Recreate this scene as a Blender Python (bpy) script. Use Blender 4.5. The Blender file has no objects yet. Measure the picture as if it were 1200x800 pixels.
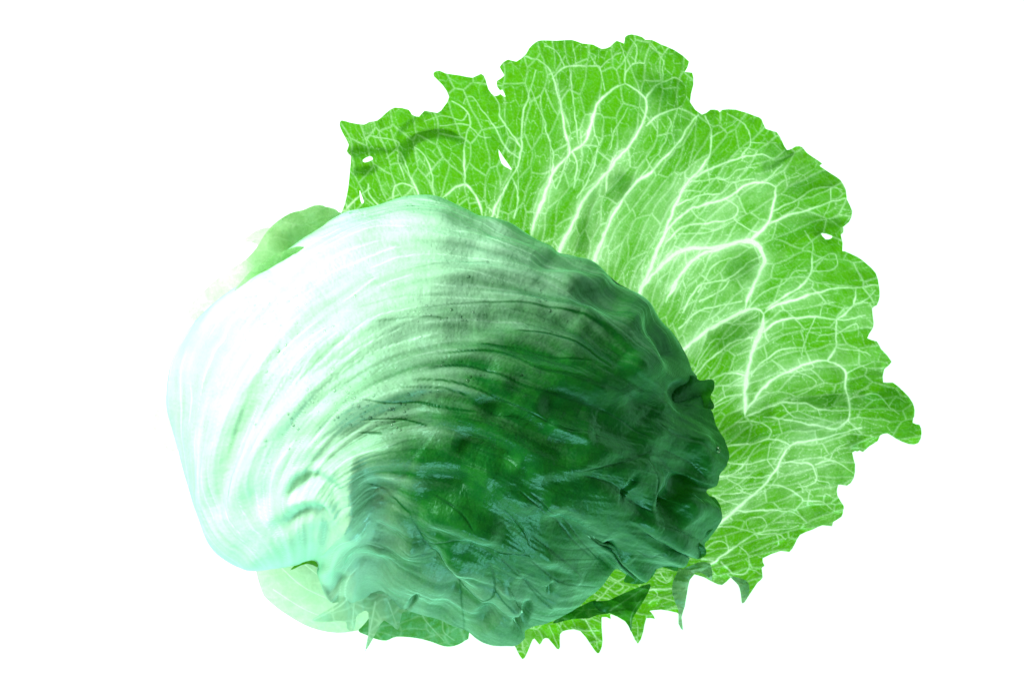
import bpy, math, random
import numpy as np
from mathutils import Vector

random.seed(7); RNG = np.random.default_rng(11)
scene = bpy.context.scene
COL = scene.collection

# ------------------------------------------------------------------ camera
S = 0.00025                     # metres per photo pixel on the table top
LENS = 135.0
H = 0.30 * LENS / 36.0          # camera height over the light table (m)
HP = H / S                      # the same in photo pixels
cam_d = bpy.data.cameras.new('camera'); cam = bpy.data.objects.new('camera', cam_d); COL.objects.link(cam)
cam_d.lens = LENS; cam_d.sensor_width = 36.0; cam_d.clip_start = 0.05; cam_d.clip_end = 50
cam.location = (0, 0, H); cam.rotation_euler = (0, 0, 0)
scene.camera = cam

# ------------------------------------------------------------------ world, lamps, exposure
world = bpy.data.worlds.new('World'); scene.world = world; world.use_nodes = True
bg = world.node_tree.nodes['Background']
bg.inputs[0].default_value = (0.30, 1.0, 0.55, 1); bg.inputs[1].default_value = 0.22

def area(name, loc, target, size, power, col, sy=None):
    d = bpy.data.lights.new(name, 'AREA'); o = bpy.data.objects.new(name, d); COL.objects.link(o)
    d.energy = power; d.color = col; d.size = size
    if sy: d.shape = 'RECTANGLE'; d.size_y = sy
    o.location = loc
    o.rotation_euler = (Vector(target) - Vector(loc)).to_track_quat('-Z', 'Y').to_euler()
    return o
area('softbox_lamp', (-0.53, 0.26, 0.52), (-0.06, 0.0, 0.05), 0.48, 17.0, (0.85, 1.0, 0.89))
area('added_fill_lamp', (0.16, -0.72, 0.17), (0.03, -0.05, 0.05), 0.45, 5.5, (0.52, 0.95, 1.0), 0.14)  # unseen fill lamp added to give the bottom of the head its sheen

vs = scene.view_settings
vs.view_transform = 'Standard'; vs.look = 'None'; vs.exposure = 0.0; vs.gamma = 1.0; vs.use_curve_mapping = False

TABLE_L = 1.6

# ------------------------------------------------------------------ numeric helpers
def at(px, py, z):
    """photo pixel + height above the table (in pixel units) -> metres"""
    k = 1.0 - z / HP
    return np.stack([(px - 600.0) * S * k, (400.0 - py) * S * k, z * S + 0 * px], -1)

def sstep(a, b, x):
    t = np.clip((x - a) / (b - a), 0, 1); return t * t * (3 - 2 * t)

def hash2(i, j, k=0):
    n = np.sin(i * 127.1 + j * 311.7 + k * 74.7) * 43758.5453
    return n - np.floor(n)

def vnoise(x, y, k=0):
    i = np.floor(x); j = np.floor(y); f = x - i; g = y - j
    f = f * f * f * (f * (f * 6 - 15) + 10); g = g * g * g * (g * (g * 6 - 15) + 10)
    a = hash2(i, j, k); b = hash2(i + 1, j, k); c = hash2(i, j + 1, k); d = hash2(i + 1, j + 1, k)
    return (a + (b - a) * f + (c - a) * g + (a - b - c + d) * f * g) * 2 - 1

def fbm(x, y, k=0, oct=4, gain=.5):
    s = 0; a = 1.0; t = 0
    for o in range(oct):
        s = s + a * vnoise(x * 2 ** o + 17.3 * o, y * 2 ** o - 9.1 * o, k + o); t += a; a *= gain
    return s / t

def vor_edge(x, y, k=0):
    """distance to the nearest Voronoi cell wall (cell units) and a random id"""
    i = np.floor(x); j = np.floor(y)
    best = np.full(x.shape, 9.0); bx = np.zeros_like(x); by = np.zeros_like(x); bid = np.zeros_like(x)
    for di in (-1, 0, 1):
        for dj in (-1, 0, 1):
            sx = i + di + .1 + .8 * hash2(i + di, j + dj, k); sy = j + dj + .1 + .8 * hash2(i + di, j + dj, k + 5)
            d = (sx - x) ** 2 + (sy - y) ** 2; m = d < best
            best = np.where(m, d, best); bx = np.where(m, sx, bx); by = np.where(m, sy, by)
            bid = np.where(m, hash2(i + di, j + dj, k + 9), bid)
    e = np.full(x.shape, 9.0)
    for di in (-2, -1, 0, 1, 2):
        for dj in (-2, -1, 0, 1, 2):
            sx = i + di + .1 + .8 * hash2(i + di, j + dj, k); sy = j + dj + .1 + .8 * hash2(i + di, j + dj, k + 5)
            vx = sx - bx; vy = sy - by; L = np.sqrt(vx * vx + vy * vy)
            ok = L > 1e-4; Ls = np.where(ok, L, 1)
            dd = ((.5 * (sx + bx) - x) * vx + (.5 * (sy + by) - y) * vy) / Ls
            e = np.where(ok, np.minimum(e, dd), e)
    return np.maximum(e, 0), bid

def smooth(pts, n=4, closed=False):
    """Catmull-Rom through the points"""
    p = np.array(pts, float); N = len(p); out = []
    rng = range(N) if closed else range(N - 1)
    for i in rng:
        if closed: a, b, c, d = p[i - 1], p[i], p[(i + 1) % N], p[(i + 2) % N]
        else: a, b, c, d = p[max(i - 1, 0)], p[i], p[i + 1], p[min(i + 2, N - 1)]
        for k in range(n):
            t = k / n
            out.append(.5 * (2 * b + (c - a) * t + (2 * a - 5 * b + 4 * c - d) * t * t + (3 * b - a - 3 * c + d) * t ** 3))
    if not closed: out.append(p[-1])
    return np.array(out)

def crop(ox, oy, pts, s=4.0):
    return [(ox + x / s, oy + y / s) for x, y in pts]

def seg_dist(X, Y, poly, cut=1e9):
    """distance to a polyline, position along it 0..1, and side"""
    best = np.full(X.shape, 1e9); tt = np.zeros_like(X); side = np.zeros_like(X)
    p = np.array(poly, float); L = np.r_[0, np.cumsum(np.hypot(*np.diff(p, axis=0).T))]
    for i in range(len(p) - 1):
        a = p[i]; d = p[i + 1] - a; l2 = d @ d + 1e-9
        t = np.clip(((X - a[0]) * d[0] + (Y - a[1]) * d[1]) / l2, 0, 1)
        ex = X - a[0] - t * d[0]; ey = Y - a[1] - t * d[1]; q = ex * ex + ey * ey
        m = q < best
        best = np.where(m, q, best); tt = np.where(m, (L[i] + t * (L[i + 1] - L[i])) / L[-1], tt)
        side = np.where(m, np.sign(d[0] * ey - d[1] * ex), side)
    return np.sqrt(best), tt, side

def stroke(X, Y, pts, sig, amp, out, taper=.25, sharp=None, oneside=0):
    p = smooth(pts, 4) if len(pts) > 2 else np.array(pts, float)
    c = 3.2 * sig
    m = (X > p[:, 0].min() - c) & (X < p[:, 0].max() + c) & (Y > p[:, 1].min() - c) & (Y < p[:, 1].max() + c)
    if not m.any(): return
    d, t, s = seg_dist(X[m], Y[m], p)
    w = np.exp(-.5 * (d / sig) ** 2) if sharp is None else np.exp(-d / sig)
    if oneside: w = np.where(s * oneside > 0, w, np.exp(-.5 * (d / (sig * .3)) ** 2))
    if taper:
        Lp = np.hypot(*np.diff(p, axis=0).T).sum(); taper = max(taper, min(.5, 2.2 * sig / Lp)); w = w * sstep(0, taper, t + .03) * sstep(0, taper, 1.03 - t)
    out[m] += amp * w

def tps_fit(P, vals, lam):
    d = np.hypot(P[:, None, 0] - P[None, :, 0], P[:, None, 1] - P[None, :, 1]) / 100
    K = d * d * np.log(d + 1e-9) + lam * np.eye(len(P))
    Q = np.c_[np.ones(len(P)), P / 100]; Mx = np.block([[K, Q], [Q.T, np.zeros((3, 3))]])
    return np.linalg.solve(Mx, np.r_[vals, np.zeros((3,) + vals.shape[1:])])

def guide_field(guides):
    """thin-plate field through guide curves: v = which curve, u = length along it"""
    gp = []; val = []
    for i, c in enumerate(guides):
        p = smooth(c, 2); L = np.r_[0, np.cumsum(np.hypot(*np.diff(p, axis=0).T))]
        for q_, l in zip(p, L): gp.append(q_); val.append((i, l))
    gp = np.array(gp); cf = tps_fit(gp, np.array(val, float), .3)
    def ev(X, Y):
        o = cf[-3] + X[..., None] / 100 * cf[-2] + Y[..., None] / 100 * cf[-1]
        for k in range(len(gp)):
            d = ((X - gp[k, 0]) ** 2 + (Y - gp[k, 1]) ** 2) / 1e4
            o += (.5 * d * np.log(d + 1e-12))[..., None] * cf[k]
        return o[..., 0], o[..., 1]
    return ev

# ------------------------------------------------------------------ mesh helpers
def make_mesh(name, V, F, mat, parent=None, attrs=None, smooth_f=True):
    me = bpy.data.meshes.new(name)
    V = np.asarray(V, np.float32); F = np.asarray(F, np.int32); n = F.shape[1]
    me.vertices.add(len(V)); me.vertices.foreach_set('co', V.ravel())
    me.loops.add(F.size); me.loops.foreach_set('vertex_index', F.ravel())
    me.polygons.add(len(F)); me.polygons.foreach_set('loop_start', np.arange(len(F), dtype=np.int32) * n)
    me.polygons.foreach_set('use_smooth', np.full(len(F), smooth_f))
    me.update(calc_edges=True); me.validate()
    for k, a in (attrs or {}).items():
        a = np.asarray(a, np.float32)
        if a.ndim == 1:
            me.attributes.new(k, 'FLOAT', 'POINT').data.foreach_set('value', a)
        else:
            me.attributes.new(k, 'FLOAT_VECTOR', 'POINT').data.foreach_set('vector', a.ravel())
    me.materials.append(mat)
    o = bpy.data.objects.new(name, me); COL.objects.link(o)
    if parent: o.parent = parent
    return o

def poly_field(X, Y, poly):
    """inside mask and closest outline point, for points X,Y"""
    p = np.asarray(poly, float); q = np.roll(p, -1, 0)
    ins = np.zeros(X.shape, bool); best = np.full(X.shape, 1e9, np.float32)
    cx = np.zeros_like(best); cy = np.zeros_like(best)
    for (x0, y0), (x1, y1) in zip(p, q):
        if y0 != y1:
            c = ((y0 > Y) != (y1 > Y))
            ins ^= c & (X < (x1 - x0) * (Y - y0) / (y1 - y0) + x0)
        dx, dy = x1 - x0, y1 - y0; l2 = dx * dx + dy * dy + 1e-9
        m = (X > min(x0, x1) - 60) & (X < max(x0, x1) + 60) & (Y > min(y0, y1) - 60) & (Y < max(y0, y1) + 60)
        xs = X[m]; ys = Y[m]
        t = np.clip(((xs - x0) * dx + (ys - y0) * dy) / l2, 0, 1)
        ax = x0 + t * dx; ay = y0 + t * dy; d = (xs - ax) ** 2 + (ys - ay) ** 2
        b = best[m]; k = d < b
        best[m] = np.where(k, d, b); cx[m] = np.where(k, ax, cx[m]); cy[m] = np.where(k, ay, cy[m])
    return ins, np.sqrt(best), cx, cy

def sheet(name, outline, g, fields, mat, parent, holes=(), n=3):
    """leaf blade with a traced outline; fields(X,Y,edge) -> height, dict of attributes, (dx,dy)"""
    poly = smooth(outline, n, True)
    x0, y0 = poly.min(0) - 2 * g; x1, y1 = poly.max(0) + 2 * g
    xs = np.arange(x0, x1, g); ys = np.arange(y0, y1, g)
    X, Y = np.meshgrid(xs, ys)
    ins, d, cx, cy = poly_field(X, Y, poly)
    C = (X[:-1, :-1] + g / 2, Y[:-1, :-1] + g / 2)
    keep, _, _, _ = poly_field(C[0], C[1], poly)
    for hpoly in holes:
        hp = smooth(hpoly, n, True)
        hi, hd, hx, hy = poly_field(X, Y, hp)
        m = hd < d; d = np.where(m, hd, d); cx = np.where(m, hx, cx); cy = np.where(m, hy, cy)
        keep &= ~poly_field(C[0], C[1], hp)[0]
    cnt = np.zeros(X.shape, int)
    for a in (0, 1):
        for b in (0, 1):
            cnt[a:a + keep.shape[0], b:b + keep.shape[1]] += keep
    bnd = (cnt > 0) & (cnt < 4)
    X = np.where(bnd, cx, X); Y = np.where(bnd, cy, Y)
    edge = np.where(bnd, 0, np.minimum(d, 60))
    Z, attrs, off = fields(X, Y, edge)
    V = at(X + off[0], Y + off[1], Z).reshape(-1, 3)
    idx = np.full(X.size, -1); used = (cnt > 0).ravel(); idx[used] = np.arange(used.sum())
    I = np.arange(X.size).reshape(X.shape)
    F = np.stack([I[:-1, :-1], I[1:, :-1], I[1:, 1:], I[:-1, 1:]], -1)[keep]
    at_ = {k: (v.reshape(-1, 3)[used] if v.ndim == 3 else v.ravel()[used]) for k, v in attrs.items()}
    return make_mesh(name, V[used], idx[F], mat, parent, at_)

# ------------------------------------------------------------------ materials
class N:
    def __init__(s, name):
        s.m = bpy.data.materials.new(name); s.m.use_nodes = True; s.t = s.m.node_tree; s.t.nodes.clear()
    def n(s, typ, **kw):
        nd = s.t.nodes.new(typ)
        for k, v in kw.items():
            if k.startswith('i_'): 
                key = k[2:]; key = int(key) if key.isdigit() else key
                if hasattr(v, 'is_output') : s.t.links.new(v, nd.inputs[key])
                else: nd.inputs[key].default_value = v
            else: setattr(nd, k, v)
        return nd
    def attr(s, name, out='Fac'):
        return s.n('ShaderNodeAttribute', attribute_name=name).outputs[out]
    def math(s, op, a, b=0.0, c=False):
        return s.n('ShaderNodeMath', operation=op, use_clamp=c, i_0=a, i_1=b).outputs[0]
    def mix(s, f, a, b):
        nd = s.n('ShaderNodeMix', data_type='RGBA'); 
        for sock, v in ((nd.inputs[0], f), (nd.inputs[6], a), (nd.inputs[7], b)):
            if hasattr(v, 'is_output'): s.t.links.new(v, sock)
            else: sock.default_value = v
        return nd.outputs[2]
    def ramp(s, v, a, b, lo=0., hi=1.):
        nd = s.n('ShaderNodeMapRange', i_0=v); nd.interpolation_type = 'SMOOTHSTEP'
        for k, x in zip((1, 2, 3, 4), (a, b, lo, hi)): nd.inputs[k].default_value = x
        return nd.outputs[0]
    def out(s, sh): 
        o = s.n('ShaderNodeOutputMaterial'); s.t.links.new(sh, o.inputs[0]); return s.m

def rgb(r, g, b): return (r, g, b, 1.0)

def leaf_material(name, green, green2, pale, tgreen, tpale, trans, rough, spec, bumps=.35):
    q = N(name)
    vein = q.attr('vein'); palea = q.attr('pale'); fine = q.attr('fine')
    pos = q.n('ShaderNodeTexCoord').outputs['Object']
    nz = q.n('ShaderNodeTexNoise', i_Vector=pos, i_Scale=260.0, i_Detail=4.0).outputs['Fac']
    nz2 = q.n('ShaderNodeTexNoise', i_Vector=pos, i_Scale=1500.0, i_Detail=3.0).outputs['Fac']
    g = q.mix(q.ramp(nz, .35, .65), rgb(*green), rgb(*green2))
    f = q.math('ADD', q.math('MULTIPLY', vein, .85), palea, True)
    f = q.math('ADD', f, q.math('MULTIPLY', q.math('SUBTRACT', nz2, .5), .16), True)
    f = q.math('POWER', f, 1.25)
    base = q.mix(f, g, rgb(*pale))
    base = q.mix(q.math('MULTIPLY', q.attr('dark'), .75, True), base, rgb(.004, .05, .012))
    tcol = q.mix(f, rgb(*tgreen), rgb(*tpale))
    h = q.math('ADD', q.math('MULTIPLY', fine, 1.0), q.math('MULTIPLY', nz2, .35))
    bump = q.n('ShaderNodeBump', i_Strength=bumps, i_Distance=0.0006, i_Height=h).outputs[0]
    df = q.n('ShaderNodeBsdfDiffuse', i_Normal=bump); q.t.links.new(base, df.inputs[0])
    gl = q.n('ShaderNodeBsdfGlossy', i_Normal=bump, i_Roughness=rough); gl.inputs[0].default_value = (.54, 1, .84, 1)   # teal cast of the light put into the gloss colour
    fr = q.n('ShaderNodeFresnel', i_Normal=bump, i_IOR=1.0 + spec)
    p = q.n('ShaderNodeMixShader', i_0=fr.outputs[0], i_1=df.outputs[0], i_2=gl.outputs[0])
    tr = q.n('ShaderNodeBsdfTranslucent', i_Normal=bump); q.t.links.new(tcol, tr.inputs[0])
    mx = q.n('ShaderNodeMixShader', i_0=trans, i_1=p.outputs[0], i_2=tr.outputs[0])
    return q.out(mx.outputs[0])

M_spread = leaf_material('spread_leaf_blade', (.025, .16, .006), (.045, .21, .010), (.30, .58, .28),
                         (.105, .335, .002), (.95, .94, .84), .86, .36, .42, .6)
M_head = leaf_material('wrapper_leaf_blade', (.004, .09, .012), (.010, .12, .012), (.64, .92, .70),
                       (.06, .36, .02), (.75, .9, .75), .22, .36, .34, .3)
M_frill = leaf_material('frill_blade', (.012, .14, .02), (.022, .17, .022), (.55, .8, .58),
                        (.06, .30, .010), (.80, .86, .76), .55, .40, .4)

q = N('heart_leaf'); p = q.n('ShaderNodeBsdfPrincipled')
pos = q.n('ShaderNodeTexCoord').outputs['Object']
nz = q.n('ShaderNodeTexNoise', i_Vector=pos, i_Scale=60.0, i_Detail=4.0).outputs['Fac']
q.t.links.new(q.mix(q.ramp(nz, .3, .7), rgb(.05, .25, .05), rgb(.25, .5, .2)), p.inputs['Base Color']); p.inputs['Roughness'].default_value = .5
M_heart = q.out(p.outputs[0])

q = N('lit_opal_acrylic')
em = q.n('ShaderNodeEmission'); em.inputs[0].default_value = rgb(.60, 1.0, .66); em.inputs[1].default_value = TABLE_L
df = q.n('ShaderNodeBsdfDiffuse'); df.inputs[0].default_value = rgb(.25, .25, .25)
ad = q.n('ShaderNodeAddShader', i_0=em.outputs[0], i_1=df.outputs[0])
M_table = q.out(ad.outputs[0])

q = N('water')
tr = q.n('ShaderNodeBsdfTransparent'); gl = q.n('ShaderNodeBsdfGlossy'); gl.inputs['Roughness'].default_value = .06
fr = q.n('ShaderNodeFresnel'); fr.inputs[0].default_value = 1.33
M_water = q.out(q.n('ShaderNodeMixShader', i_0=fr.outputs[0], i_1=tr.outputs[0], i_2=gl.outputs[0]).outputs[0])

# ------------------------------------------------------------------ the light table
tw = 1.6
V = [(-tw, -tw, 0), (tw, -tw, 0), (tw, tw, 0), (-tw, tw, 0), (-tw, -tw, -.03), (tw, -tw, -.03), (tw, tw, -.03), (-tw, tw, -.03)]
F = [(0, 1, 2, 3), (7, 6, 5, 4), (0, 4, 5, 1), (1, 5, 6, 2), (2, 6, 7, 3), (3, 7, 4, 0)]
tb = make_mesh('light_table', V, F, M_table, None, None, False); tb['kind'] = 'structure'

# ------------------------------------------------------------------ the lettuce
lettuce = bpy.data.objects.new('lettuce', None); COL.objects.link(lettuce)
lettuce['label'] = 'head of crisp green lettuce with one large veined leaf spread open behind it'
lettuce['category'] = 'lettuce'
lettuce.empty_display_size = .02

# ---- spread leaf -------------------------------------------------
spread_outline = (
    crop(380, 60, [(70, 790), (95, 720), (112, 640), (120, 560), (125, 492), (105, 470), (115, 440), (95, 400), (72, 350), (80, 325), (120, 335),
                   (185, 345), (210, 332), (250, 325), (290, 290), (330, 265), (395, 275), (410, 297), (445, 308), (470, 280), (530, 290),
                   (560, 262), (585, 215), (555, 160), (515, 120), (515, 100), (540, 92), (570, 105), (640, 115), (695, 125), (735, 107),
                   (755, 130), (770, 180), (800, 212), (830, 195), (812, 170), (810, 140), (845, 115), (822, 75), (860, 40), (900, 50), (945, 15)])
    + crop(560, 20, [(240, 148), (270, 120), (300, 110), (370, 112), (440, 108), (490, 125), (540, 130), (580, 150), (620, 140), (650, 112),
                     (685, 125), (690, 95), (720, 82), (770, 95), (785, 108), (815, 108), (860, 130), (920, 155), (990, 210), (970, 258),
                     (1005, 262), (1010, 320), (995, 400), (1050, 458)])
    + crop(780, 100, [(210, 115), (245, 118), (255, 128), (265, 116), (330, 115), (420, 145), (450, 160), (470, 205), (520, 220), (545, 260), (570, 305), (610, 287),
                      (640, 290), (660, 315), (695, 340), (735, 368), (722, 378), (785, 420), (820, 445), (845, 490), (850, 535), (875, 590), (860, 640),
                      (825, 670), (822, 705), (830, 740), (828, 775)])
    + crop(820, 280, [(680, 58), (740, 85), (780, 115), (825, 160), (840, 220), (843, 270), (830, 310), (808, 325), (815, 390), (810, 420),
                      (785, 465), (830, 480), (850, 515), (900, 575), (865, 610), (860, 672), (905, 672), (960, 720)])
    + crop(820, 420, [(1005, 225), (998, 300), (1030, 310), (1040, 350), (1025, 395), (980, 400), (920, 375), (880, 350), (845, 360), (835, 385),
                      (795, 410), (765, 437), (750, 430), (715, 440), (728, 495), (722, 560), (690, 595), (650, 590), (645, 640), (675, 690)])
    + crop(760, 560, [(912, 150), (905, 180), (865, 205), (860, 225), (815, 220), (770, 240), (710, 265), (685, 310), (660, 345), (620, 340),
                      (535, 375), (545, 410), (530, 420), (535, 465), (510, 490), (470, 550), (440, 587), (430, 520), (400, 470), (385, 465),
                      (345, 500), (300, 485), (215, 450), (180, 520), (158, 640), (135, 630), (60, 615), (0, 622)])
    + crop(540, 600, [(890, 465), (910, 498), (870, 495), (855, 560), (830, 615), (800, 560), (770, 510), (700, 475), (705, 500), (660, 490),
                      (665, 600), (655, 645), (640, 660), (610, 620), (560, 555), (500, 550), (465, 570), (465, 630), (450, 638), (410, 590),
                      (385, 595), (370, 620), (345, 590), (330, 610), (310, 660), (290, 688), (265, 650), (250, 620), (200, 560)])
    + [(570, 720), (600, 640), (560, 560), (500, 480), (470, 400), (430, 320), (400, 275)])

A = lambda *p: crop(380, 60, p); B = lambda *p: crop(560, 20, p); C_ = lambda *p: crop(780, 100, p)
D = lambda *p: crop(820, 280, p); E = lambda *p: crop(820, 420, p); Fc = lambda *p: crop(760, 560, p); G = lambda *p: crop(540, 600, p)
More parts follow.
